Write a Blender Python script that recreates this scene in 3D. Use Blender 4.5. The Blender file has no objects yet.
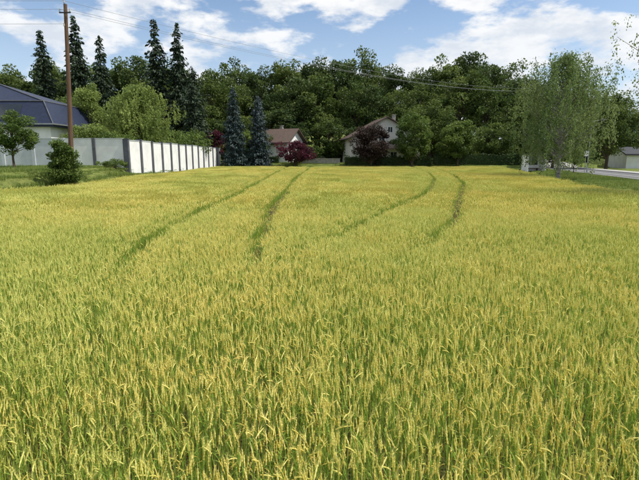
import bpy, math, random
import numpy as np
from mathutils import Vector, Matrix, noise as mnoise
R = np.random.default_rng(7)
random.seed(7)
scene = bpy.context.scene
scene.view_settings.view_transform = 'Standard'
scene.view_settings.look = 'None'
scene.view_settings.exposure = 0

# ------------------------------------------------------------ terrain
def sm(t):
    t = max(0.0, min(1.0, t)); return t*t*(3-2*t)
def edgeL(y): return -15.5 - 0.035*(y-18)
def edgeR(y): return 13.3 + 0.28*(y-17.5)
FIELD_END = 82.0
def h(x, y):
    zl = 1.5*sm((edgeL(y)-0.3-x)/2.8)
    zr = 0.50*sm((x-edgeR(y)-0.3)/3.0)
    zf = 1.25*sm((y-FIELD_END-0.5)/6.0)
    z = max(zl, zr, zf)
    z += 11.0*sm((y-98)/110.0)*(1-0.85*sm((x-58)/25.0))
    return z

# ------------------------------------------------------------ material helpers
def newmat(name):
    m = bpy.data.materials.new(name); m.use_nodes = True
    nt = m.node_tree
    for n in list(nt.nodes): nt.nodes.remove(n)
    return m, nt, nt.nodes, nt.links
def mixcol(nt, fac, a, b, blend='MIX'):
    n = nt.nodes.new('ShaderNodeMix'); n.data_type = 'RGBA'; n.blend_type = blend
    for sock, v in ((n.inputs[0], fac), (n.inputs[6], a), (n.inputs[7], b)):
        if isinstance(v, bpy.types.NodeSocket): nt.links.new(v, sock)
        elif isinstance(v, (int, float)): sock.default_value = v
        else: sock.default_value = (*v, 1)
    return n.outputs[2]
def attr(nt, name):
    n = nt.nodes.new('ShaderNodeAttribute'); n.attribute_name = name; return n.outputs['Fac']
def noise(nt, scale, detail=4, rough=0.55, stretch=None, world=True, loc=None):
    if world:
        g = nt.nodes.new('ShaderNodeNewGeometry'); src = g.outputs['Position']
    else:
        g = nt.nodes.new('ShaderNodeTexCoord'); src = g.outputs['Object']
    mp = nt.nodes.new('ShaderNodeMapping'); nt.links.new(src, mp.inputs[0])
    if stretch: mp.inputs['Scale'].default_value = stretch
    if loc: mp.inputs['Location'].default_value = loc
    n = nt.nodes.new('ShaderNodeTexNoise')
    n.inputs['Scale'].default_value = scale; n.inputs['Detail'].default_value = detail
    n.inputs['Roughness'].default_value = rough
    nt.links.new(mp.outputs[0], n.inputs['Vector'])
    return n.outputs['Fac']
def ramp(nt, fac, p0, p1):
    n = nt.nodes.new('ShaderNodeMapRange'); n.interpolation_type = 'SMOOTHSTEP'
    nt.links.new(fac, n.inputs[0]); n.inputs[1].default_value = p0; n.inputs[2].default_value = p1
    return n.outputs[0]
def mul(nt, a, k):
    n = nt.nodes.new('ShaderNodeMath'); n.operation='MULTIPLY'; nt.links.new(a, n.inputs[0]); n.inputs[1].default_value = k
    return n.outputs[0]
def leafshader(nt, col, transl=0.3, rough=0.6, spec=0.25):
    N, L = nt.nodes, nt.links
    p = N.new('ShaderNodeBsdfPrincipled'); p.inputs['Roughness'].default_value = rough
    p.inputs['Specular IOR Level'].default_value = spec
    t = N.new('ShaderNodeBsdfTranslucent')
    L.new(col, p.inputs['Base Color']); L.new(col, t.inputs['Color'])
    mx = N.new('ShaderNodeMixShader'); mx.inputs[0].default_value = transl
    L.new(p.outputs[0], mx.inputs[1]); L.new(t.outputs[0], mx.inputs[2])
    o = N.new('ShaderNodeOutputMaterial'); L.new(mx.outputs[0], o.inputs[0])
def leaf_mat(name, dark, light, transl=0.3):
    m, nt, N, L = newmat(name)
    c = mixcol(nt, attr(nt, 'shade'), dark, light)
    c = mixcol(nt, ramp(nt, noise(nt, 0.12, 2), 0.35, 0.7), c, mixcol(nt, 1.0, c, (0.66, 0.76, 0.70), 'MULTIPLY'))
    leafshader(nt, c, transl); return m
def surf_mat(name, col, col2=None, scale=3.0, rough=0.8, bump=0.2, metallic=0, stretch=None, spec=0.3, bscale=None):
    m, nt, N, L = newmat(name)
    col2 = col2 or tuple(c*0.7 for c in col)
    f = ramp(nt, noise(nt, scale, 6, 0.6, stretch), 0.3, 0.75)
    c = mixcol(nt, f, col, col2)
    p = N.new('ShaderNodeBsdfPrincipled'); L.new(c, p.inputs['Base Color'])
    p.inputs['Roughness'].default_value = rough; p.inputs['Metallic'].default_value = metallic
    p.inputs['Specular IOR Level'].default_value = spec
    if bump:
        b = N.new('ShaderNodeBump'); b.inputs['Strength'].default_value = bump; b.inputs['Distance'].default_value = 0.03
        L.new(noise(nt, bscale or scale*6, 5, 0.6, stretch), b.inputs['Height']); L.new(b.outputs[0], p.inputs['Normal'])
    o = N.new('ShaderNodeOutputMaterial'); L.new(p.outputs[0], o.inputs[0])
    return m

M_bark = surf_mat('bark', (0.10,0.075,0.05), (0.05,0.038,0.028), 4, 0.9, 0.6, stretch=(1,1,0.25))
M_birchbark = surf_mat('birch_bark', (0.42,0.40,0.36), (0.10,0.09,0.08), 5, 0.8, 0.4, stretch=(0.5,0.5,2.2))
M_wood = surf_mat('pole_wood', (0.16,0.095,0.06), (0.09,0.05,0.033), 5, 0.85, 0.5, stretch=(3,3,0.15))
M_white = surf_mat('white_render', (0.82,0.82,0.80), (0.68,0.68,0.66), 0.9, 0.85, 0.15)
M_house = surf_mat('cream_render', (0.66,0.64,0.58), (0.56,0.54,0.49), 0.8, 0.9, 0.15)
M_grey = surf_mat('grey_concrete', (0.55,0.58,0.61), (0.46,0.49,0.52), 1.5, 0.8, 0.2)
M_postgrey = surf_mat('pillar_grey', (0.13,0.135,0.15), (0.08,0.085,0.10), 2, 0.8, 0.2)
M_roofblue = surf_mat('blue_roof_tiles', (0.022,0.032,0.068), (0.014,0.020,0.046), 2.0, 0.5, 0.5, stretch=(1,1,4), spec=0.35)
M_roofbrown = surf_mat('brown_roof_tiles', (0.11,0.075,0.06), (0.065,0.048,0.04), 2.0, 0.8, 0.5, stretch=(1,1,4))
M_glass = surf_mat('window_glass', (0.02,0.025,0.03), (0.03,0.035,0.04), 1.0, 0.08, 0, spec=0.8)
M_dark = surf_mat('dark_metal', (0.04,0.04,0.045), (0.03,0.03,0.03), 3, 0.5, 0)
M_galv = surf_mat('galvanised_steel', (0.35,0.36,0.37), (0.25,0.26,0.27), 3, 0.45, 0, metallic=0.6)
M_asphalt = surf_mat('asphalt', (0.15,0.15,0.152), (0.11,0.11,0.112), 1.2, 0.9, 0.4, bscale=60)
M_kerb = surf_mat('kerb_stone', (0.40,0.39,0.37), (0.30,0.29,0.28), 2, 0.85, 0.3)
M_paint = surf_mat('road_paint', (0.75,0.75,0.73), (0.55,0.55,0.53), 5, 0.7, 0)
M_stone = surf_mat('stone', (0.38,0.36,0.32), (0.22,0.21,0.19), 3, 0.9, 0.6)
M_ceramic = surf_mat('insulator', (0.55,0.52,0.48), (0.4,0.38,0.35), 5, 0.3, 0)

M_forest = leaf_mat('forest_leaves', (0.048,0.080,0.018), (0.180,0.230,0.052), 0.35)
M_forest2 = leaf_mat('forest_leaves_deep', (0.034,0.060,0.018), (0.135,0.185,0.048), 0.3)
M_green = leaf_mat('green_leaves', (0.06,0.10,0.019), (0.20,0.265,0.058), 0.35)
M_bright = leaf_mat('willow_leaves', (0.15,0.20,0.045), (0.34,0.41,0.11), 0.4)
M_birchl = leaf_mat('birch_leaves', (0.12,0.165,0.055), (0.31,0.37,0.13), 0.45)
M_purple = leaf_mat('plum_leaves', (0.055,0.014,0.026), (0.20,0.038,0.070), 0.35)
M_maroon = leaf_mat('beech_maroon_leaves', (0.026,0.016,0.013), (0.066,0.038,0.028), 0.3)
M_spruce = leaf_mat('spruce_needles', (0.016,0.030,0.017), (0.052,0.078,0.040), 0.12)
M_bluespruce = leaf_mat('blue_spruce_needles', (0.026,0.040,0.042), (0.085,0.115,0.120), 0.12)
M_hedge = leaf_mat('hedge_leaves', (0.022,0.040,0.014), (0.07,0.11,0.028), 0.25)
M_grassb = leaf_mat('grass_blades', (0.11,0.17,0.028), (0.32,0.37,0.10), 0.4)

# ------------------------------------------------------------ mesh helpers
class MB:
    def __init__(s): s.v=[]; s.f=[]; s.m=[]; s.sh=[]; s.k=[]
    def add(s, vs, fs, mat=0, shade=0.5, kind=0.0):
        o=len(s.v); s.v.extend([tuple(map(float,p)) for p in vs])
        for f in fs:
            s.f.append(tuple(o+i for i in f)); s.m.append(mat); s.sh.append(float(shade)); s.k.append(float(kind))
    def tube(s, pts, rad, n=7, mat=0, shade=0.5, kind=0.0):
        pts=[np.array(p,float) for p in pts]; vs=[]
        for i,p in enumerate(pts):
            d = pts[min(i+1,len(pts)-1)]-pts[max(i-1,0)]; d=d/(np.linalg.norm(d)+1e-9)
            a=np.cross(d,(0,0,1.0)) if abs(d[2])<0.9 else np.cross(d,(1.0,0,0)); a/=np.linalg.norm(a); b=np.cross(d,a)
            for j in range(n):
                t=2*math.pi*j/n; vs.append(p+rad[i]*(math.cos(t)*a+math.sin(t)*b))
        fs=[]
        for i in range(len(pts)-1):
            for j in range(n): fs.append((i*n+j,i*n+(j+1)%n,(i+1)*n+(j+1)%n,(i+1)*n+j))
        fs.append(tuple(range(n))[::-1]); fs.append(tuple((len(pts)-1)*n+j for j in range(n)))
        s.add(vs,fs,mat,shade,kind)
    def box(s, a, b, mat=0):
        x0,y0,z0=a; x1,y1,z1=b
        s.add([(x0,y0,z0),(x1,y0,z0),(x1,y1,z0),(x0,y1,z0),(x0,y0,z1),(x1,y0,z1),(x1,y1,z1),(x0,y1,z1)],
              [(0,3,2,1),(4,5,6,7),(0,1,5,4),(1,2,6,5),(2,3,7,6),(3,0,4,7)],mat)
    def leaves(s, C, size, rng, mat, shades, aspect=0.55, axis=None, upbias=0.35):
        n=len(C)
        if n==0: return
        a=rng.normal(size=(n,3)) if axis is None else axis+rng.normal(size=(n,3))*0.25
        a/=np.linalg.norm(a,axis=1)[:,None]
        nn=rng.normal(size=(n,3)); nn[:,2]+=upbias*2
        b=np.cross(a,nn); b/=np.linalg.norm(b,axis=1)[:,None]+1e-9
        sz=size*rng.uniform(0.6,1.35,n)[:,None]
        V=np.stack([C-a*sz*.5, C+b*sz*aspect*.5+a*sz*.05, C+a*sz*.5, C-b*sz*aspect*.5+a*sz*.05],1).reshape(-1,3)
        o=len(s.v); s.v.extend(map(tuple,V.tolist()))
        s.f.extend([(o+4*i,o+4*i+1,o+4*i+2,o+4*i+3) for i in range(n)])
        s.m.extend([mat]*n); s.sh.extend(np.clip(shades,0,1).tolist()); s.k.extend([0.0]*n)
    def mesh(s, name, mats, kind=False, smooth=False):
        me=bpy.data.meshes.new(name); me.from_pydata(s.v,[],s.f)
        for m in mats: me.materials.append(m)
        me.polygons.foreach_set('material_index', s.m)
        a=me.attributes.new('shade','FLOAT','FACE'); a.data.foreach_set('value', s.sh)
        if kind:
            a=me.attributes.new('kind','FLOAT','FACE'); a.data.foreach_set('value', s.k)
        if smooth: me.polygons.foreach_set('use_smooth',[True]*len(s.f))
        me.update(); return me
def obj(name, me, loc=(0,0,0), parent=None, rz=0, sc=(1,1,1), link=True):
    o=bpy.data.objects.new(name, me); o.location=loc; o.rotation_euler=(0,0,rz); o.scale=sc
    if link: scene.collection.objects.link(o)
    if parent: o.parent=parent
    return o
def empty(name, loc=(0,0,0), rz=0):
    return obj(name, None, loc, rz=rz)

# ------------------------------------------------------------ trees
def broadleaf(name, seed, H, trunk_h, rad, ncl, per, clr, leaf, mats, trunk_r=0.25, lean=0, taper=0.0, ry=None, aspect=0.6):
    rng=np.random.default_rng(seed); mb=MB()
    zb=trunk_h*0.85; zc=(zb+H)/2; hz=(H-zb)/2; ry=ry or rad
    top=(lean,0,H*0.82)
    tp=[(0,0,-0.3),(0.02*H*rng.normal()*.4,0,trunk_h*.6),(lean*.4,0.015*H*rng.normal(),H*.45),top]
    mb.tube(tp,[trunk_r*1.25,trunk_r*.9,trunk_r*.6,trunk_r*.1],8,0)
    cents=[]
    for i in range(ncl):
        d=rng.normal(size=3); d/=np.linalg.norm(d)
        r=rng.uniform(0.35,1.0)**0.6
        ang=math.atan2(d[1],d[0])
        lob=1+0.14*math.sin(3*ang+seed)+0.1*math.sin(5*ang+seed*2+d[2]*4)
        t=(d[2]*r+1)/2
        wx=1-taper*t
        c=np.array([rad*d[0]*r*lob*wx+lean*t, ry*d[1]*r*lob*wx, zc+(hz-clr*.5)*d[2]*r*rng.uniform(.88,1.05)])
        cents.append(c)
        cr=clr*rng.uniform(.55,1.3)
        n=int(per*rng.uniform(.6,1.3))
        g=rng.normal(size=(n,3)); g/=np.linalg.norm(g,axis=1)[:,None]
        g*= (rng.uniform(0.2,1.08,n)**0.5)[:,None]
        P=c+g*np.array([cr,cr,cr*.72])
        base=rng.uniform(.15,.75)
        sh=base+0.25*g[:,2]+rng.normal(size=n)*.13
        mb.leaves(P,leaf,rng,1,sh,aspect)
    for c in cents[:16]:
        z0=rng.uniform(trunk_h*.7,max(trunk_h,c[2]*.8)); z0=min(z0,c[2])
        k=z0/H; p0=np.array([lean*k*.8,0,z0]); mid=(p0+c)/2+np.array([0,0,-.04*H*rng.random()])
        mb.tube([p0,mid,c],[trunk_r*.45,trunk_r*.25,trunk_r*.06],5,0)
    return mb.mesh(name,mats)
def conifer(name, seed, H, rad, mats, zb=0.6, leaf=0.5, dens=1.0, power=0.85, droop=0.25, step=.017):
    rng=np.random.default_rng(seed); mb=MB()
    mb.tube([(0,0,-.3),(0,0,H*.5),(0,0,H)],[rad*.07+.05,rad*.045,0.02],7,0)
    z=zb
    while z<H-0.15:
        t=(z-zb)/(H-zb); r=rad*(1-t)**power*rng.uniform(.72,1.15)+.12
        nb=max(3,int((8-4*t)))
        a0=rng.uniform(0,6.28)
        for k in range(nb):
            a=a0+6.283*k/nb+rng.normal()*.25; L=r*rng.uniform(.6,1.2); z1=z+rng.normal()*H*.012
            n=max(5,int(L*14*dens))
            u=rng.uniform(.08,1,n)
            P=np.stack([np.cos(a)*u*L,np.sin(a)*u*L,z1-droop*L*u**1.3+0.12*L*u**4],1)
            w=.2*L*(1-u)+.12
            P+=rng.normal(size=(n,3))*np.stack([w,w,w*.7],1)
            ax=np.tile(np.array([math.cos(a)*.7,math.sin(a)*.7,-.55]),(n,1))
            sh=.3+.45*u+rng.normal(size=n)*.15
            mb.leaves(P,leaf,rng,1,sh,.42,ax,.5)
        z+=H*step*rng.uniform(.7,1.3)
    P=np.stack([rng.normal(size=14)*.06,rng.normal(size=14)*.06,rng.uniform(H-.9,H+.1,14)],1)
    mb.leaves(P,leaf*.7,rng,1,np.full(14,.5),.35,np.tile(np.array([0,0,1.]),(14,1)))
    return mb.mesh(name,mats)
def birch(name, seed, H, trunk_h, rad, strands, leaf, mats, trunk_r=.16, dl=1.0, drop=1.0):
    rng=np.random.default_rng(seed); mb=MB()
    mb.tube([(0,0,-.3),(.1,0,trunk_h*.5),(-.05,.05,trunk_h),(.1,0,H*.6),(0,0,H*.97)],[trunk_r*1.3,trunk_r,trunk_r*.85,trunk_r*.5,.02],9,0)
    for i in range(int(strands)):
        t=rng.uniform(0,1)**.85
        z0=trunk_h*.9+(H*.97-trunk_h*.9)*t
        a=rng.uniform(0,6.283)
        prof=math.sin(math.pi*min(1,(0.18+t*.80)))**.7
        L=rad*prof*rng.uniform(.35,1.05)*(1+.22*math.sin(3*a+seed)+.12*math.sin(5*a+t*9))
        tip=np.array([math.cos(a)*L,math.sin(a)*L,z0+L*rng.uniform(.1,.5)])
        tip[2]=min(tip[2],H)
        if i%5==0:
            p0=np.array([0,0,max(trunk_h*.7,z0-L*.5)])
            mb.tube([p0,(p0+tip)/2+np.array([0,0,.15]),tip],[.045,.025,.008],4,0)
        base=rng.uniform(.15,.85)
        n=int(12*dl); u=rng.uniform(.45,1,n)
        P=np.array([0,0,z0-L*.3])*(1-u)[:,None]+tip*u[:,None]+rng.normal(size=(n,3))*.22
        mb.leaves(P,leaf,rng,1,base+rng.normal(size=n)*.15,.65)
        D=rng.uniform(.5,1.9)*(H/11.)*drop
        n=int(D*20*dl); u=rng.uniform(0,1,n)
        sway=rng.normal(size=2)*.15
        P=np.stack([tip[0]+sway[0]*u,tip[1]+sway[1]*u,tip[2]-D*u],1)+rng.normal(size=(n,3))*np.array([.09,.09,.03])
        mb.leaves(P,leaf,rng,1,base+rng.normal(size=n)*.15,.6,np.tile(np.array([0,0,-1.]),(n,1)))
    return mb.mesh(name,mats)

def plant(name, me, x, y, rz=0, sc=(1,1,1)):
    return obj(name, me, (x,y,h(x,y)), rz=rz, sc=sc)

forest=empty('forest')
protos=[]
for i in range(6):
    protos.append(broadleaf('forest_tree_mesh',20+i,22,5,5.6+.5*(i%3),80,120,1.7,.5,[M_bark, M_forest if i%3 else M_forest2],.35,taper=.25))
fc=[0]
def ftree(x,y,topz,w=1.0):
    b=h(x,y); s=(topz+.25-b)/22.0; fc[0]+=1
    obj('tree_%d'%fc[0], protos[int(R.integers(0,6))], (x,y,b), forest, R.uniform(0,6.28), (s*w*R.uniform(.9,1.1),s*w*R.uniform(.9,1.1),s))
sky_line=[(-98,25),(-92,26),(-86,25.6),(-76,25.6),(-66,27.3),(-57,27),(-49,26.6),(-43,28.0),(-37,27),(-29,24.6),(-23,27),(-14.6,25.6),(-7.5,27),(-1,28),
 (5,27),(11,29.3),(19,26),(25.5,24),(32,28.6),(38,29.3),(46,26),(52,23.6),(61,21),(69,19.5),(78,15.0)]
for x,z in sky_line: ftree(x,120+R.uniform(-2,2),z,.9)
for i in range(20):
    x=-96+i*8.6+R.uniform(-1.5,1.5); zt=np.interp(x,[a for a,b in sky_line],[b for a,b in sky_line])
    ftree(x,129+R.uniform(-3,3),zt-.5+R.uniform(-1,1.5),1.05)
for i in range(28):
    x=-90+i*6.0+R.uniform(-2,2); zt=np.interp(x,[a for a,b in sky_line],[b for a,b in sky_line])
    ftree(x,110+R.uniform(-3,3),zt*R.uniform(.62,.82),1.0)
for i in range(26):
    x=-84+i*5.8+R.uniform(-2,2)
    ftree(x,102+R.uniform(-2,2),R.uniform(8.5,14.5)*(1-.3*sm((x-45)/20)),1.5)
ub=broadleaf('undergrowth_mesh',90,5,.2,3.6,40,110,1.2,.42,[M_bark,M_forest],.1)
for i in range(34):
    x=-80+i*4.6+R.uniform(-1,1); fc[0]+=1
    y=99.5+R.uniform(-1,3)
    obj('bush_%d'%fc[0],ub,(x,y,h(x,y)-.2),forest,R.uniform(0,6.28),(1,1,R.uniform(.7,1.2)))

sp=[conifer('spruce_mesh',40+i,27,4.4,[M_bark,M_spruce],2.0,.7,.75,.75,.3,.015) for i in range(3)]
for i,(x,z) in enumerate([(-56.7,27.4),(-49.7,30.0),(-44.8,26.2),(-33.4,29.4),(-28.9,28.6)]):
    b=h(x,100); s=(z+.25-b)/27.
    plant('spruce_tree',sp[i%3],x,100,i*1.3,(s*(1+.12*math.sin(i*2.3)),s,s))
plant('spruce_tree',conifer('spruce_mesh',50,16.3,3.4,[M_bark,M_spruce],.5,.5,1.0,.6,.3),-22.2,85)
plant('blue_spruce_tree',conifer('blue_spruce_mesh',51,13.9,2.5,[M_bark,M_bluespruce],.4,.4,1.5,.62,.22),-15.2,85)
plant('blue_spruce_tree',conifer('blue_spruce_mesh',52,12.3,2.2,[M_bark,M_bluespruce],.4,.4,1.5,.62,.22),-11.0,86)

plant('plum_tree',broadleaf('plum_mesh',60,5.0,.7,3.1,46,190,.9,.26,[M_bark,M_purple],.14),-4.3,85)
plant('plum_tree',broadleaf('plum_mesh',61,6.6,1.0,2.2,30,170,.8,.26,[M_bark,M_purple],.12),-19.6,88)
plant('copper_beech_tree',broadleaf('beech_mesh',62,8.6,1.2,3.0,60,190,1.0,.28,[M_bark,M_maroon],.18),9.2,83.5)
plant('linden_tree',broadleaf('linden_mesh',63,10.7,1.3,3.5,75,190,1.1,.3,[M_bark,M_green],.2,taper=.15),16.4,84)
plant('maple_tree',broadleaf('maple_mesh',64,8.9,.6,3.9,75,190,1.0,.3,[M_bark,M_green],.18,taper=.3),25.2,86)
plant('maple_tree',broadleaf('maple_mesh',65,8.0,.6,4.0,60,170,1.1,.32,[M_bark,M_forest],.18),33.5,92)
plant('maple_tree',broadleaf('maple_mesh',66,13,1.5,5.0,70,170,1.4,.38,[M_bark,M_forest],.25),22.5,97)
plant('maple_tree',broadleaf('maple_mesh',67,7,.5,4.0,60,170,1.1,.32,[M_bark,M_green],.18),-13,96)
plant('poplar_tree',broadleaf('poplar_mesh',68,10.6,.6,2.6,60,190,1.0,.24,[M_bark,M_bright],.18,taper=.45),-29.6,62)
plant('willow_tree',birch('willow_mesh',69,9.7,1.0,4.4,680,.22,[M_bark,M_bright],.25,1.1),-22.9,60.5)
plant('garden_shrub',broadleaf('shrub_mesh',70,5.2,.3,3.0,50,170,.9,.22,[M_bark,M_green],.1),-21.8,68)
plant('garden_shrub',broadleaf('shrub_mesh',71,4.8,.3,3.2,50,170,.9,.22,[M_bark,M_bright],.1),-26.5,55)
plant('garden_shrub',broadleaf('shrub_mesh',72,5.6,.3,3.0,50,170,.9,.22,[M_bark,M_green],.1),-20.6,76)
plant('garden_shrub',broadleaf('shrub_mesh',83,3.6,.2,2.2,40,150,.7,.18,[M_bark,M_green],.1),-21.2,50)
plant('garden_tree',broadleaf('garden_tree_mesh',73,9.5,1,4.2,60,170,1.2,.32,[M_bark,M_forest],.2),-38,74)
plant('garden_tree',broadleaf('garden_tree_mesh',74,12.5,1,4.6,70,170,1.2,.32,[M_bark,M_forest],.2),-31,80)
plant('garden_tree',broadleaf('garden_tree_mesh',84,13.5,1,4.8,70,170,1.3,.34,[M_bark,M_forest],.2),-43,84)
plant('apple_tree',broadleaf('apple_mesh',75,4.6,1.2,1.75,50,210,.5,.15,[M_bark,M_green],.09),-24.3,37.5)
plant('ivy_shrub',broadleaf('ivy_mesh',76,3.7,.1,1.0,60,230,.42,.13,[M_bark,M_green],.05,taper=.45),-16.15,29.7)
plant('verge_shrub',broadleaf('verge_shrub_mesh',85,1.1,.05,.9,26,120,.3,.1,[M_bark,M_green],.03),-17.5,31.5)
plant('verge_shrub',broadleaf('verge_shrub_mesh',86,.9,.05,1.3,26,120,.3,.1,[M_bark,M_green],.03),-18.9,43.6)
plant('birch_tree',birch('birch_mesh',77,11.3,2.2,4.5,560,.15,[M_birchbark,M_birchl],.17,1.25,1.45),21.8,43)
plant('birch_tree',birch('birch_mesh',78,9.6,2.4,3.7,520,.10,[M_birchbark,M_birchl],.15,1.5),18.5,22.2,1.0)
plant('oak_tree',broadleaf('oak_mesh',79,12.4,1.3,4.3,90,180,1.2,.32,[M_bark,M_forest],.25),46.2,76)
plant('oak_tree',broadleaf('oak_mesh',80,10.8,1.3,4.4,80,180,1.2,.32,[M_bark,M_forest],.25),40.5,82)
plant('oak_tree',broadleaf('oak_mesh',81,6.0,.8,3.8,60,170,1.1,.32,[M_bark,M_forest],.25),57,88)
plant('young_tree',broadleaf('young_tree_mesh',82,3.0,1.0,.9,26,120,.36,.13,[M_bark,M_bright],.05),27.0,50)

def hedge(name,x0,x1,y0,y1,ht,seed,dens=90):
    rng=np.random.default_rng(seed); mb=MB(); cx,cy=(x0+x1)/2,(y0+y1)/2
    L,W=x1-x0,y1-y0
    mb.box((-L/2+.15,-W/2+.15,0),(L/2-.15,W/2-.15,ht-.15),0)
    n=int((L+W)*ht*dens)
    P=np.stack([rng.uniform(-L/2,L/2,n),rng.uniform(-W/2,W/2,n),rng.uniform(0,ht,n)],1)
    side=rng.integers(0,5,n)
    P[side==0,1]=-W/2; P[side==1,1]=W/2; P[side==2,2]=ht; P[side==3,1]=-W/2
    P+=rng.normal(size=(n,3))*.08
    P[:,2]+=.10*np.sin(P[:,0]*1.3)+.06*np.sin(P[:,0]*3.1)
    mb.leaves(P,.24,rng,1,rng.uniform(.1,.9,n),.6)
    return obj(name,mb.mesh(name,[M_hedge,M_hedge]),(cx,cy,h(cx,cy)))
hedge('hedge',4.5,20.5,86,87.2,1.55,1)
hedge('hedge',20.9,38,86.5,87.7,1.75,2)
hedge('hedge',-17,-7.5,88,89.2,1.3,3)

# ------------------------------------------------------------ buildings
def part(name, mb, mats, parent, loc=(0,0,0)):
    return obj(name, mb.mesh(name,mats), loc, parent)
def window(parent, x, z, w, hh, yface, idx):
    f=MB()
    for a,b in (((x-w/2,yface-.06,z-.06),(x-w/2+.08,yface-.003,z+hh+.06)),((x+w/2-.08,yface-.06,z-.06),(x+w/2,yface-.003,z+hh+.06)),
                ((x-w/2+.08,yface-.06,z+hh-.02),(x+w/2-.08,yface-.003,z+hh+.06)),((x-w/2+.08,yface-.08,z-.06),(x+w/2-.08,yface-.003,z+.02)),
                ((x-.03,yface-.05,z+.02),(x+.03,yface-.003,z+hh-.02))):
        f.box(a,b)
    part('window_frame_%d'%idx,f,[M_white],parent)
    g=MB(); g.box((x-w/2+.08,yface-.025,z+.02),(x-.03,yface-.002,z+hh-.02)); g.box((x+.03,yface-.025,z+.02),(x+w/2-.08,yface-.002,z+hh-.02))
    part('window_pane_%d'%idx,g,[M_glass],parent)
def gable_house(name, x, y, W, D, wall_h, roof_h, rz, wallm, roofm, wins, over=.8, chimney=True, balcony=False):
    e=empty(name,(x,y,h(x,y)-.1),rz)
    w=MB()
    w.add([(-W/2,-D/2,0),(W/2,-D/2,0),(W/2,D/2,0),(-W/2,D/2,0),(-W/2,-D/2,wall_h),(W/2,-D/2,wall_h),(W/2,D/2,wall_h),(-W/2,D/2,wall_h),(0,-D/2,wall_h+roof_h),(0,D/2,wall_h+roof_h)],
      [(0,1,5,8,4),(1,2,6,5),(2,3,7,9,6),(3,0,4,7)])
    part('walls',w,[wallm],e)
    r=MB(); sl=roof_h/(W/2); t=.22
    for sgn in (-1,1):
        xe=sgn*(W/2+over); ze=wall_h-sl*over
        y0,y1=-D/2-over,D/2+over
        c=.03
        r.add([(0,y0,wall_h+roof_h+c),(xe,y0,ze+c),(xe,y1,ze+c),(0,y1,wall_h+roof_h+c),(0,y0,wall_h+roof_h+t),(xe,y0,ze+t),(xe,y1,ze+t),(0,y1,wall_h+roof_h+t)],
          [(0,1,2,3),(4,7,6,5),(0,4,5,1),(1,5,6,2),(2,6,7,3),(3,7,4,0)])
    part('roof',r,[roofm],e)
    g=MB()
    for sgn in (-1,1):
        xe=sgn*(W/2+over+.07); g.tube([(xe,-D/2-over,wall_h-sl*over),(xe,D/2+over,wall_h-sl*over)],[.07,.07],6)
    part('gutters',g,[M_dark],e)
    if chimney:
        c=MB(); c.box((W*.18,-.4,wall_h+roof_h*.5),(W*.18+.6,.3,wall_h+roof_h+.9)); c.box((W*.18-.08,-.48,wall_h+roof_h+.902),(W*.18+.68,.38,wall_h+roof_h+1.0)); part('chimney',c,[M_stone],e)
    for i,(wx,wz,ww,wh) in enumerate(wins): window(e,wx,wz,ww,wh,-D/2,i)
    d=MB(); d.box((W*.28,-D/2-.05,.15),(W*.28+1.0,-D/2-.003,2.25)); part('door',d,[M_roofbrown],e)
    if balcony:
        b=MB(); b.box((-W/2+.6,-D/2-1.3,2.75),(W/2-.6,-D/2-.003,2.92))
        b.box((-W/2+.6,-D/2-1.3,3.80),(W/2-.6,-D/2-1.22,3.88))
        n=int(W/.16)
        for i in range(n):
            xx=-W/2+.65+i*(W-1.3)/n; b.box((xx,-D/2-1.28,2.921),(xx+.09,-D/2-1.24,3.799))
        part('balcony',b,[M_roofbrown],e)
    return e
gable_house('white_house',12.2,96,13.5,10,5.0,3.6,.12,M_house,M_roofbrown,[(-4.6,.9,1.4,1.3),(-1.6,.9,1.4,1.3),(1.5,.9,1.4,1.3),(-3.6,3.3,1.2,1.3),(-.9,3.3,1.2,1.9),(2.2,3.3,1.2,1.3),(-1.2,5.9,1.0,1.0),(.7,5.9,1.0,1.0)],balcony=True)
gable_house('white_cottage',-8.6,98,8,8,4.3,2.4,1.2,M_white,M_roofbrown,[(-2.6,1,1.2,1.2),(0,1,1.2,1.2),(-1.5,3.0,1,1)])
gable_house('brown_roof_house',-33.6,68,7,8,4.8,2.4,.3,M_house,M_roofbrown,[(-2,1,1.2,1.2),(1,3,1.2,1.2)])
gable_house('garage',55.0,82,7,6,2.4,1.1,1.4,M_white,M_dark,[(-2,1,1,.9)],over=.4,chimney=False)

hx=-40.6
e=empty('blue_roof_house',(hx,58.5,h(hx,58.5)))
w=MB(); w.box((-11,-6,-.2),(11,6,4.3)); part('walls',w,[M_white],e)
r=MB()
def ring(mb,x0,y0,z0,x1,y1,z1,mat=0):
    a=[(-x0,-y0,z0),(x0,-y0,z0),(x0,y0,z0),(-x0,y0,z0)]; b=[(-x1,-y1,z1),(x1,-y1,z1),(x1,y1,z1),(-x1,y1,z1)]
    mb.add(a+b,[(0,1,5,4),(1,2,6,5),(2,3,7,6),(3,0,4,7)],mat)
ring(r,11.7,6.6,4.15,11.7,6.6,4.35); ring(r,11.7,6.6,4.35,9.9,4.9,7.0); ring(r,9.9,4.9,7.0,1.0,.4,9.9)
r.add([(-1,-.4,9.9),(1,-.4,9.9),(1,.4,9.9),(-1,.4,9.9)],[(0,1,2,3)])
r.add([(-11.7,-6.6,4.15),(11.7,-6.6,4.15),(11.7,6.6,4.15),(-11.7,6.6,4.15)],[(0,3,2,1)])
part('roof',r,[M_roofblue],e)
r=MB()
r.box((-11.85,-6.75,4.36),(11.85,-6.6,4.5)); r.box((11.7,-6.6,4.36),(11.85,6.6,4.5)); part('gutters',r,[M_galv],e)
r=MB(); r.tube([(-9.95,-4.96,7.05),(9.95,-4.96,7.05),(9.95,4.96,7.05)],[.06,.06,.06],6)
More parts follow.
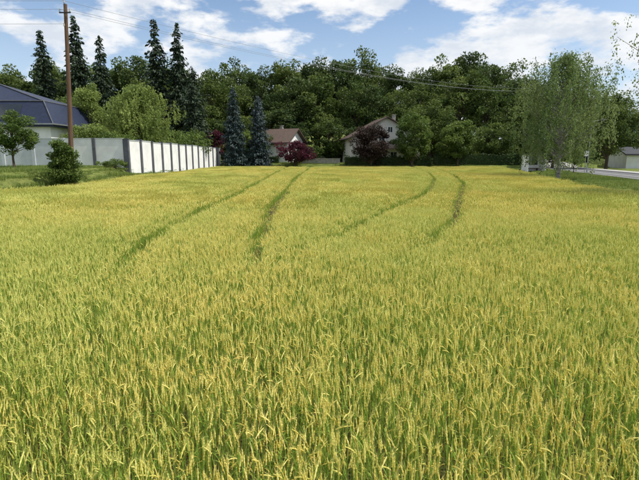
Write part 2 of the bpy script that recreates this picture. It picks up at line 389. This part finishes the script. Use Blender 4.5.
r.tube([(9.95,-4.95,7.05),(1,-.4,9.96)],[.06,.06],6); r.tube([(11.7,-6.6,4.42),(9.95,-4.95,7.05)],[.06,.06],6)
part('ridge_caps',r,[M_postgrey],e)
for k in range(2):
    x0=-.5+k*4.6
    p=MB()
    def on(x,t,o=.07):
        y=-6.6+1.7*t; z=4.35+2.65*t; return (x,y-o*.84,z+o*.54)
    vs=[on(x0,.2),on(x0+3.6,.2),on(x0+3.6,.85),on(x0,.85),on(x0,.2,.02),on(x0+3.6,.2,.02),on(x0+3.6,.85,.02),on(x0,.85,.02)]
    p.add(vs,[(0,1,2,3),(0,4,5,1),(1,5,6,2),(2,6,7,3),(3,7,4,0)]); part('solar_panel_%d'%k,p,[M_glass],e)
for i,wx in enumerate((-5,-1.5,2,5.2,8.6)): window(e,wx,1.5,1.3,1.4,-6.0,i)

wall=empty('boundary_wall')
n=13
for i in range(n):
    y0=45+i*3.25; x=-18.4; zb=1.5
    p=MB(); tz=zb+2.45+.05*math.sin(i*2.1)
    p.box((x-.1,y0+.36,zb-.9),(x+.1,y0+3.25,tz)); part('panel_%d'%i,p,[M_white],wall)
    c=MB(); c.box((x-.14,y0+.36,tz+.002),(x+.14,y0+3.25,tz+.07)); part('coping_%d'%i,c,[M_grey],wall)
    q=MB(); q.box((x-.22,y0,zb-.9),(x+.24,y0+.357,tz+.10)); q.box((x-.26,y0-.04,tz+.102),(x+.28,y0+.39,tz+.16)); part('pillar_%d'%i,q,[M_postgrey],wall)  # grey colour carries the shade on the pillars' camera-facing sides
gw=empty('garden_wall')
for i in range(8):
    x1=-18.7-i*2.9; x0=x1-2.6; zb=1.5; tz=zb+2.6-(.5 if i>=4 else 0)
    p=MB(); p.box((x0,45.1,zb-.4),(x1,45.3,tz)); part('panel_%d'%i,p,[M_white if i<2 else M_grey],gw)
    c=MB(); c.box((x0,45.06,tz+.002),(x1,45.34,tz+.06)); part('coping_%d'%i,c,[M_grey],gw)
    q=MB(); q.box((x0-.298,45.0,zb-.4),(x0-.002,45.4,tz+.08)); part('post_%d'%i,q,[M_postgrey if i==0 else M_grey],gw)

s=MB(); s.box((-3.2,87.6,.9),(3.8,88.0,2.05)); s.box((-3.3,87.5,2.052),(3.9,88.1,2.14))
obj('stone_wall',s.mesh('stone_wall',[M_stone]))
bx,by=28.9,63.5; e=empty('bus_shelter',(bx,by,h(bx,by)),.15)
s=MB(); s.box((-1.3,.75,-.1),(1.3,.85,2.3)); s.box((-1.3,-.7,-.1),(-1.22,.748,2.3)); s.box((1.22,-.7,-.1),(1.3,.748,2.3)); part('walls',s,[M_white],e)
s=MB(); s.box((-1.55,-1.0,2.302),(1.55,1.0,2.45)); part('roof',s,[M_dark],e)
s=MB(); s.box((-1.0,.3,.42),(1.0,.7,.48)); s.box((-.9,.35,0),(-.8,.65,.419)); s.box((.8,.35,0),(.9,.65,.419)); part('bench',s,[M_wood],e)
s=MB(); s.box((-1.0,.72,.9),(-.1,.747,2.0)); s.box((.1,.72,.9),(1.0,.747,2.0)); part('panes',s,[M_glass],e)
def lamp(x,y,H):
    e=empty('street_lamp',(x,y,h(x,y)))
    s=MB(); s.tube([(0,0,-.1),(0,0,1.0),(0,0,H-.6),(.25,0,H-.15),(1.0,0,H)],[.09,.08,.05,.045,.035],8); part('post',s,[M_galv],e)
    s=MB(); s.tube([(.9,0,H),(1.1,0,H+.02),(1.6,0,H+.03),(1.75,0,H)],[.04,.11,.10,.03],8); part('lantern',s,[M_dark],e)
lamp(33.0,58,6.3); lamp(39.5,88,6.8)
e=empty('traffic_sign',(31.0,55,h(31.0,55)))
s=MB(); s.tube([(0,0,-.1),(0,0,2.6)],[.035,.035],8); part('post',s,[M_galv],e)
s=MB(); s.tube([(0,-.04,2.3),(0,-.06,2.3)],[.32,.32],20); part('sign_plate',s,[M_paint],e)

# ------------------------------------------------------------ utility pole + wires
px,py=-16.0,30.2; pz=h(px,py); PH=11.5-pz; LX=.62
e=empty('utility_pole',(px,py,pz))
s=MB(); s.tube([(0,0,-.5),(LX*.28,0,3),(LX*.65,0,7),(LX,0,PH)],[.16,.145,.125,.10],12); part('pole',s,[M_wood],e)
s=MB(); s.box((LX-.35,-.15,PH-.55),(LX+.35,-.11,PH-.48)); part('crossarm',s,[M_dark],e)
s=MB()
INS=((LX-.3,PH-.48),(LX,PH),(LX+.3,PH-.48),(LX-.12,PH-1.3))
for xx,zz in INS:
    s.tube([(xx,-.13,zz),(xx,-.13,zz+.06),(xx,-.13,zz+.1),(xx,-.13,zz+.17)],[.02,.05,.035,.045],8)
part('insulators',s,[M_ceramic],e)
def wire(name,a,b,sag,r=.012):
    a=np.array(a);b=np.array(b); P=[a+(b-a)*t+np.array([0,0,-4*sag*t*(1-t)]) for t in np.linspace(0,1,28)]
    s=MB(); s.tube(P,[r]*28,4); part(name,s,[M_galv],e)
fx,fy=44.0,97.0
k=0
for xx,zz in INS[:3]:
    wire('wire_%d'%k,(xx,-.13,zz+.15),(fx-px+xx,fy-py,16.0-pz+zz-PH),1.6,.009); k+=1
for xx,zz in INS:
    wire('wire_%d'%k,(xx,-.13,zz+.15),(-46+xx,-4,zz+1.2),.6,.008); k+=1
e2=empty('utility_pole',(fx,fy,h(fx,fy)))
s=MB(); s.tube([(0,0,-.5),(0,0,15-h(fx,fy)+.9)],[.17,.11],10); part('pole',s,[M_wood],e2)

# ------------------------------------------------------------ ground
def axis(lo,a,b,hi,step):
    mid=list(np.arange(a,b+.01,step)); l=[];r_=[];d=step*1.5;v=a
    while v>lo: v-=d; d*=1.35; l.append(v)
    d=step*1.5; v=b
    while v<hi: v+=d; d*=1.35; r_.append(v)
    return l[::-1]+mid+r_
xs=axis(-1800,-60,70,1800,1.0); ys=axis(-300,-8,140,2500,1.0)
V=[(x,y,h(x,y)) for y in ys for x in xs]; nx=len(xs)
F=[(j*nx+i,j*nx+i+1,(j+1)*nx+i+1,(j+1)*nx+i) for j in range(len(ys)-1) for i in range(nx-1)]
me=bpy.data.meshes.new('ground'); me.from_pydata(V,[],F); me.polygons.foreach_set('use_smooth',[True]*len(F))
a=me.attributes.new('soil','FLOAT','POINT')
a.data.foreach_set('value',[1.0 if (edgeL(y)-.2<x<edgeR(y)+.2 and -1<y<FIELD_END+.4) else 0.0 for x,y,z in V])
m,nt,N,L=newmat('ground')
g=mixcol(nt,ramp(nt,noise(nt,.35,6,.6),.3,.7),(0.12,0.17,0.035),(0.19,0.21,0.06))
g=mixcol(nt,ramp(nt,noise(nt,3.0,6,.7),.45,.75),g,(0.08,0.12,0.028))
so=mixcol(nt,noise(nt,6,6,.7),(0.11,0.085,0.045),(0.06,0.06,0.02))
c=mixcol(nt,attr(nt,'soil'),g,so)
p=N.new('ShaderNodeBsdfPrincipled'); L.new(c,p.inputs['Base Color']); p.inputs['Roughness'].default_value=.95; p.inputs['Specular IOR Level'].default_value=.1
b=N.new('ShaderNodeBump'); b.inputs['Distance'].default_value=.08; L.new(noise(nt,9,5,.7),b.inputs['Height']); L.new(b.outputs[0],p.inputs['Normal'])
o=N.new('ShaderNodeOutputMaterial'); L.new(p.outputs[0],o.inputs[0])
me.materials.append(m); obj('ground',me)

def strip(name,o0,o1,dz,mat,y0=8,y1=112,hgt=0):
    mb=MB(); Y=np.arange(y0,y1,1.5)
    vs=[];
    for y in Y:
        for o_ in (o0,o1):
            x=edgeR(y)+o_; vs.append((x,y,h(x,y)+dz))
    fs=[(2*i,2*i+1,2*i+3,2*i+2) for i in range(len(Y)-1)]
    if hgt:
        nb=len(vs); vs+=[(x,y,z-hgt) for x,y,z in vs]
        fs+=[(2*i,2*i+2,nb+2*i+2,nb+2*i) for i in range(len(Y)-1)]+[(2*i+1,nb+2*i+1,nb+2*i+3,2*i+3) for i in range(len(Y)-1)]
    mb.add(vs,fs); return obj(name,mb.mesh(name,[mat]))
strip('road',7.0,12.5,.02,M_asphalt)
strip('road_edge_line',7.25,7.37,.026,M_paint); strip('road_centre_line',9.7,9.82,.026,M_paint)
strip('kerb',6.82,7.0,.13,M_kerb,hgt=.3); strip('pavement',12.52,14.5,.12,M_kerb,hgt=.3)

mb=MB(); rng=np.random.default_rng(5)
nx_,ny_=120,16; vs=[]
for j in range(ny_):
    for i in range(nx_):
        x=-900+i*25; y=850+j*30
        prof=150*math.exp(-((x-1350)/650)**2)+60*math.exp(-((x+300)/500)**2)
        vs.append((x+rng.normal()*6,y,prof*math.sin(math.pi*min(1,j/(ny_-1)*.5+.02))+rng.uniform(0,6)+mnoise.noise(Vector((x*.01,y*.01,0)))*8))
fs=[(j*nx_+i,j*nx_+i+1,(j+1)*nx_+i+1,(j+1)*nx_+i) for j in range(ny_-1) for i in range(nx_-1)]
mb.add(vs,fs); M_hill=surf_mat('haze_tinted_forest',(0.085,0.13,0.15),(0.06,0.095,0.11),.02,1,.8,bscale=.08); obj('distant_hill',mb.mesh('distant_hill',[M_hill]))  # aerial haze is put into the pale bluish base colour

# ------------------------------------------------------------ wheat
m,nt,N,L=newmat('wheat')
sh=attr(nt,'shade'); kd=attr(nt,'kind')
big=mul(nt,ramp(nt,noise(nt,.17,4,.6,(1,.5,0)),.36,.64),.85)
org=mul(nt,ramp(nt,noise(nt,.30,4,.6,(.7,1,0),loc=(13,-4,0)),.52,.74),.35)
fine=ramp(nt,noise(nt,1.1,3,.6,(1,1,0),loc=(31,7,0)),.3,.7)
head=mixcol(nt,sh,(0.76,0.63,0.13),(0.96,0.86,0.34))
headg=mixcol(nt,sh,(0.52,0.56,0.11),(0.84,0.81,0.29))
heado=mixcol(nt,sh,(0.76,0.50,0.08),(0.96,0.72,0.20))
headc=mixcol(nt,big,head,headg)
headc=mixcol(nt,org,headc,heado)
lf=mixcol(nt,sh,(0.18,0.30,0.045),(0.46,0.56,0.11))
dry=mixcol(nt,sh,(0.66,0.46,0.09),(0.90,0.66,0.16))
gt=N.new('ShaderNodeMath'); gt.operation='GREATER_THAN'; L.new(sh,gt.inputs[0]); gt.inputs[1].default_value=.84
lfc=mixcol(nt,gt.outputs[0],lf,dry)
lfc=mixcol(nt,mul(nt,org,.5),lfc,dry)
col=mixcol(nt,kd,lfc,headc)
col=mixcol(nt,fine,col,mixcol(nt,1.0,col,(0.86,0.92,0.82),'MULTIPLY'))
leafshader(nt,col,.40,.55,.25)
M_wheat=m

def tuft(name,seed,cell,nst,hi,heads=True):
    rng=np.random.default_rng(seed); mb=MB()
    for i in range(nst):
        x,y=rng.uniform(-cell*.51,cell*.51,2)
        H=rng.normal(.645,.048)+(.03*math.sin(x*7+seed)*math.sin(y*6+seed*2) if cell>.3 else 0)
        a=rng.uniform(0,6.28); ln=abs(rng.normal())*.045
        lx,ly=math.cos(a)*ln,math.sin(a)*ln
        s_=rng.random(); w=.0018 if hi else .004
        fa=rng.uniform(0,6.28); wx,wy=math.cos(fa)*w,math.sin(fa)*w
        zs=[0,.35,H] if hi else [.3,H]
        if heads:
            vs=[]
            for z in zs:
                t=(z/H)**2; vs+= [(x+lx*t-wx,y+ly*t-wy,z),(x+lx*t+wx,y+ly*t+wy,z)]
            mb.add(vs,[(2*k,2*k+1,2*k+3,2*k+2) for k in range(len(zs)-1)],0,.3+s_*.5,0)
        nl=rng.integers(1,4) if hi else (1 if (rng.random()<.6 or not heads) else 0)
        for l in range(nl):
            z0=rng.uniform(.36,.60) if hi else rng.uniform(.45,.57); la=rng.uniform(0,6.28); Ln=rng.uniform(.11,.20); up=rng.uniform(.45,1.15)
            ww=rng.uniform(.003,.0055) if hi else .007
            ns=4 if hi else 2
            dx,dy=math.cos(la),math.sin(la); vs=[]; t0=(z0/H)**2; bx_,by_=x+lx*t0,y+ly*t0
            for k in range(ns+1):
                u=k/ns; r_=Ln*(u*.36+.3*u*u*max(0,1.1-up)); zz=z0+Ln*(up*u*.95-u*u*max(0,.75-.55*up))
                wk=ww*(1-u**2.2)*(.6+.8*u if u<.5 else 1)
                vs+=[(bx_+dx*r_-dy*wk,by_+dy*r_+dx*wk,zz),(bx_+dx*r_+dy*wk,by_+dy*r_-dx*wk,zz)]
            mb.add(vs,[(2*k,2*k+1,2*k+3,2*k+2) for k in range(ns)],0,rng.random(),0)
        if not heads: continue
        hl=rng.uniform(.050,.082); tilt=abs(rng.normal())*.22; c0=np.array([x+lx,y+ly,H])
        if rng.random()<.12: tilt+=.5
        ax=np.array([math.cos(a)*math.sin(tilt),math.sin(a)*math.sin(tilt),math.cos(tilt)])
        if hi:
            nr=7; pts=[];rad=[]
            for k in range(nr):
                u=k/(nr-1); bend=np.array([math.cos(a),math.sin(a),-.6])*u*u*tilt*.03
                pts.append(c0+ax*hl*u+bend)
                rad.append((.0027 if k%2 else .0050)*(math.sin(math.pi*(.12+.8*u))**.5)+.0007)
            mb.tube(pts,rad,4,0,.2+.8*s_,1)
            for k in range(7):
                u=rng.uniform(.2,1); p=c0+ax*hl*u; d=ax+rng.normal(size=3)*.2; d/=np.linalg.norm(d)
                q=p+d*rng.uniform(.03,.065); e_=np.cross(d,rng.normal(size=3)); e_/=np.linalg.norm(e_); e_*=.0010
                mb.add([p-e_,p+e_,q],[(0,1,2)],0,.5+.5*s_,1)
        else:
            w_=.0095; mid=c0+ax*hl*.5; tip=c0+ax*(hl*1.4); e1=np.cross(ax,(.3,.9,.1)); e1/=np.linalg.norm(e1); e2_=np.cross(ax,e1)
            vs=[c0]+[mid+w_*(math.cos(t)*e1+math.sin(t)*e2_) for t in (0,2.09,4.19)]+[tip]
            mb.add(vs,[(0,2,1),(0,3,2),(0,1,3),(4,1,2),(4,2,3),(4,3,1)],0,.2+.8*s_,1)
    return mb.mesh(name,[M_wheat],kind=True)

def instancer(name,pts,idx,rot,scl,meshes,cname):
    coll=bpy.data.collections.new(cname)
    for i,me_ in enumerate(meshes):
        o=bpy.data.objects.new('%s_%02d'%(cname,i),me_); coll.objects.link(o)
    me=bpy.data.meshes.new(name); me.from_pydata(pts,[],[])
    a=me.attributes.new('idx','INT','POINT'); a.data.foreach_set('value',idx)
    a=me.attributes.new('rot','FLOAT_VECTOR','POINT'); a.data.foreach_set('vector',np.array(rot,dtype=np.float32).ravel())
    a=me.attributes.new('scl','FLOAT_VECTOR','POINT'); a.data.foreach_set('vector',np.array(scl,dtype=np.float32).ravel())
    ob=obj(name,me)
    ng=bpy.data.node_groups.new(name+'_scatter','GeometryNodeTree')
    ng.interface.new_socket('Geometry',in_out='INPUT',socket_type='NodeSocketGeometry')
    ng.interface.new_socket('Geometry',in_out='OUTPUT',socket_type='NodeSocketGeometry')
    gi=ng.nodes.new('NodeGroupInput'); go=ng.nodes.new('NodeGroupOutput')
    iop=ng.nodes.new('GeometryNodeInstanceOnPoints'); ci=ng.nodes.new('GeometryNodeCollectionInfo')
    ci.inputs['Collection'].default_value=coll; ci.inputs['Separate Children'].default_value=True; ci.inputs['Reset Children'].default_value=True
    def na(t,nm):
        n_=ng.nodes.new('GeometryNodeInputNamedAttribute'); n_.data_type=t; n_.inputs['Name'].default_value=nm
        return [o_ for o_ in n_.outputs if o_.enabled and o_.name=='Attribute'][0]
    ng.links.new(gi.outputs[0],iop.inputs['Points']); ng.links.new(ci.outputs[0],iop.inputs['Instance'])
    iop.inputs['Pick Instance'].default_value=True
    ng.links.new(na('INT','idx'),iop.inputs['Instance Index']); ng.links.new(na('FLOAT_VECTOR','rot'),iop.inputs['Rotation']); ng.links.new(na('FLOAT_VECTOR','scl'),iop.inputs['Scale'])
    ng.links.new(iop.outputs[0],go.inputs[0])
    md=ob.modifiers.new('scatter','NODES'); md.node_group=ng
    return ob

tracks=[[(-.9,5.6),(-1.15,7.3),(-1.3,8.9),(-1.54,14.1),(-1.8,19),(-1.83,23.7),(-2.0,43.7),(-1.6,82)],
        [(-2.3,5.0),(-3.2,6.8),(-3.85,9.9),(-3.95,14),(-4.0,19),(-4.05,23.7),(-4.9,50),(-5.6,82)],
        [(.9,7.2),(2.0,9.2),(3.5,12.0),(5.4,18.1),(9.9,32),(13.5,47),(16.6,64),(19,82)],
        [(-.9,7.6),(.3,10.2),(1.4,13.3),(2.9,17),(5.9,25),(9.4,38),(12.2,52),(14.6,70),(16.2,82)]]
T=[]
for tr in tracks:
    tr=np.array(tr); yy=np.arange(tr[0,1],tr[-1,1],.1); xx=np.interp(yy,tr[:,1],tr[:,0]); 
    xp=np.pad(xx,20,mode='edge'); xx=np.convolve(xp,np.ones(41)/41,'valid')
    T.append((yy,xx))
def tdist(x,y):
    d=99.; f=0
    for yy,xx in T:
        if y<yy[0]-.3: continue
        i=int((y-yy[0])/.1); i=max(0,min(i,len(yy)-2)); sl=(xx[i+1]-xx[i])/.1
        dd=abs(x-xx[i])/math.sqrt(1+sl*sl)
        if dd<d: d=dd; f=sm((y-yy[0]+.3)/5.0)
    return d,f
def hs(x,y):
    return 1.03*(1+.12*mnoise.noise(Vector((x*.3,y*.2,0)))+.06*mnoise.noise(Vector((x*1.1,y*1.1,5)))+R.uniform(-.02,.02))
out={'n':[[],[],[],[]],'f':[[],[],[],[]]}
def put(k,x,y,i,s):
    o=out[k]; o[0].append((x,y,0)); o[1].append(i); o[2].append((R.normal()*.012,R.normal()*.012,math.pi/2*int(R.integers(0,4)))); o[3].append((1,1,s))
def cell(k,x0,y0,size,lev,hw,cnt):
    cx,cy=x0+size/2,y0+size/2
    fits=(edgeL(cy)<x0+.3*size) and (x0+.7*size<edgeR(cy))
    if lev<2:
        if tdist(cx,cy)[0]>hw+size*.78 and (fits or lev==1):
            if fits: put(k,cx,cy,sum(cnt[:lev])+int(R.integers(0,cnt[lev])),hs(cx,cy))
            return
        n=2 if lev==0 else 3; c=size/n
        for a in range(n):
            for b in range(n): cell(k,x0+a*c,y0+b*c,c,lev+1,hw,cnt)
        return
    if not(edgeL(cy)<cx<edgeR(cy)): return
    c=size; xx=cx+R.uniform(-.15,.15)*c; yy=cy+R.uniform(-.15,.15)*c
    d,f=tdist(xx,yy); s=hs(xx,yy)
    if d<hw and R.random()<.25+.75*f:
        if R.random()<.8: put(k,xx,yy,sum(cnt[:3])+int(R.integers(0,cnt[3])),s*(R.uniform(.5,.75)*f+.95*(1-f)))
    else:
        if d<hw*2.4: s*=1-.10*f
        put(k,xx,yy,cnt[0]+cnt[1]+int(R.integers(0,cnt[2])),s)
def fillband(k,y0,y1,size,hw,cnt):
    y=y0
    while y<y1-.01:
        x=math.floor((edgeL(y)-1)/size)*size
        while x<edgeR(y+size)+.1: cell(k,x,y,size,0,hw,cnt); x+=size
        y+=size
CN=[6,5,6,2]
fillband('n',.9,15.3,1.2,.18,CN)
fillband('f',15.3,FIELD_END-.2,1.5,.23,CN)
dn=480; df=330
def tset(c,d,hi,s0):
    nm='wheat_tuft' if hi else 'wheat_tuft_coarse'
    L_=[tuft(nm,s0+i,c,int(c*c*d),hi) for i in range(CN[0])]
    L_+=[tuft(nm,s0+20+i,c/2,int(c*c/4*d),hi) for i in range(CN[1])]
    L_+=[tuft(nm,s0+40+i,c/6,int(c*c/36*d*1.1),hi) for i in range(CN[2])]
    L_+=[tuft(nm,s0+60+i,c/6,18,hi,False) for i in range(CN[3])]
    return L_
P,I,Ro,S=out['n']; instancer('wheat_field',P,I,Ro,S,tset(1.2,dn,True,100),'wheat_stalks')
P,I,Ro,S=out['f']; instancer('wheat_field',P,I,Ro,S,tset(1.5,df,False,300),'wheat_stalks_far')

def gpatch(seed,hh):
    rng=np.random.default_rng(seed); mb=MB()
    for i in range(260):
        x,y=rng.uniform(-.5,.5,2); H=hh*rng.uniform(.5,1.4); a=rng.uniform(0,6.28); b_=H*rng.uniform(.1,.7); w=.010
        dx,dy=math.cos(a),math.sin(a)
        mb.add([(x-dy*w,y+dx*w,0),(x+dy*w,y-dx*w,0),(x+dx*b_*.4+dy*w*.7,y+dy*b_*.4-dx*w*.7,H*.6),(x+dx*b_*.4-dy*w*.7,y+dy*b_*.4+dx*w*.7,H*.6),(x+dx*b_,y+dy*b_,H)],[(0,1,2,3),(3,2,4)],0,rng.random())
    return mb.mesh('grass_patch',[M_grassb])
P=[];I=[];Ro=[];S=[]
def gadd(x,y,k=1.0):
    xx=x+R.uniform(-.25,.25); yy=y+R.uniform(-.25,.25)
    s=.8+1.6*max(0,mnoise.noise(Vector((xx*.4,yy*.4,3)))+.2)
    P.append((xx,yy,h(xx,yy)-.01)); I.append(int(R.integers(0,5))); Ro.append((0,0,R.uniform(0,6.28))); S.append((1,1,s*k))
y=4.
while y<84:
    for x in np.arange(edgeL(y)-(10 if y<44.5 else 2.4),edgeL(y)-.3,.85): gadd(x,y,1.0 if x<edgeL(y)-1.5 else 2.2)
    for x in np.arange(edgeR(y)+.3,edgeR(y)+6.5,.85): gadd(x,y,1.0 if x>edgeR(y)+1.2 else 2.0)
    y+=.85
y=82.5
while y<94:
    for x in np.arange(-19,31,.9): gadd(x,y)
    y+=.9
instancer('grass',P,I,Ro,S,[gpatch(i,.12) for i in range(5)],'grass_patches')

# ------------------------------------------------------------ sky, sun, camera
SE,SR=57,95
w=bpy.data.worlds.new('World'); scene.world=w; w.use_nodes=True; nt=w.node_tree; N,L=nt.nodes,nt.links
for n_ in list(N): N.remove(n_)
sky=N.new('ShaderNodeTexSky'); sky.sky_type='NISHITA'; sky.sun_disc=False
sky.sun_elevation=math.radians(SE); sky.sun_rotation=math.radians(SR); sky.air_density=1.0; sky.dust_density=.6; sky.ozone_density=2.0
tc=N.new('ShaderNodeTexCoord'); mp=N.new('ShaderNodeMapping'); L.new(tc.outputs['Generated'],mp.inputs[0])
mp.inputs['Scale'].default_value=(1,1,2.5); mp.inputs['Location'].default_value=(.85,.0,.28)
def wn(scale,detail,rough,src):
    n_=N.new('ShaderNodeTexNoise'); n_.inputs['Scale'].default_value=scale; n_.inputs['Detail'].default_value=detail; n_.inputs['Roughness'].default_value=rough
    L.new(src,n_.inputs['Vector']); return n_.outputs['Fac']
c1=ramp(nt,wn(5.6,10,.57,mp.outputs[0]),.42,.53)
c2=wn(10,6,.6,mp.outputs[0])
cc=mixcol(nt,ramp(nt,c2,.34,.60),(4.7,5.1,5.7),(6.6,6.65,6.7))
s1=mixcol(nt,c1,sky.outputs[0],cc)
sx=N.new('ShaderNodeSeparateXYZ'); L.new(tc.outputs['Generated'],sx.inputs[0])
hz=N.new('ShaderNodeMapRange'); L.new(sx.outputs['Z'],hz.inputs[0]); hz.inputs[1].default_value=-.02; hz.inputs[2].default_value=.30; hz.inputs[3].default_value=.6; hz.inputs[4].default_value=0
s2=mixcol(nt,hz.outputs[0],s1,(4.9,5.5,6.3))
bg=N.new('ShaderNodeBackground'); bg.inputs['Strength'].default_value=.15; L.new(s2,bg.inputs['Color'])
o=N.new('ShaderNodeOutputWorld'); L.new(bg.outputs[0],o.inputs[0])

sd=Vector((math.sin(math.radians(SR))*math.cos(math.radians(SE)),math.cos(math.radians(SR))*math.cos(math.radians(SE)),math.sin(math.radians(SE))))
l=bpy.data.lights.new('sun','SUN'); l.energy=5.0; l.angle=math.radians(.5); l.color=(1,.95,.86)
lo=bpy.data.objects.new('sun',l); scene.collection.objects.link(lo); lo.rotation_euler=sd.to_track_quat('Z','Y').to_euler()

cam=bpy.data.cameras.new('camera'); cam.sensor_width=36; cam.lens=26.2; cam.clip_start=.05; cam.clip_end=6000
co=bpy.data.objects.new('camera',cam); scene.collection.objects.link(co); co.location=(0,0,2.4); co.rotation_euler=(math.radians(90-10.12),0,0)
scene.camera=co
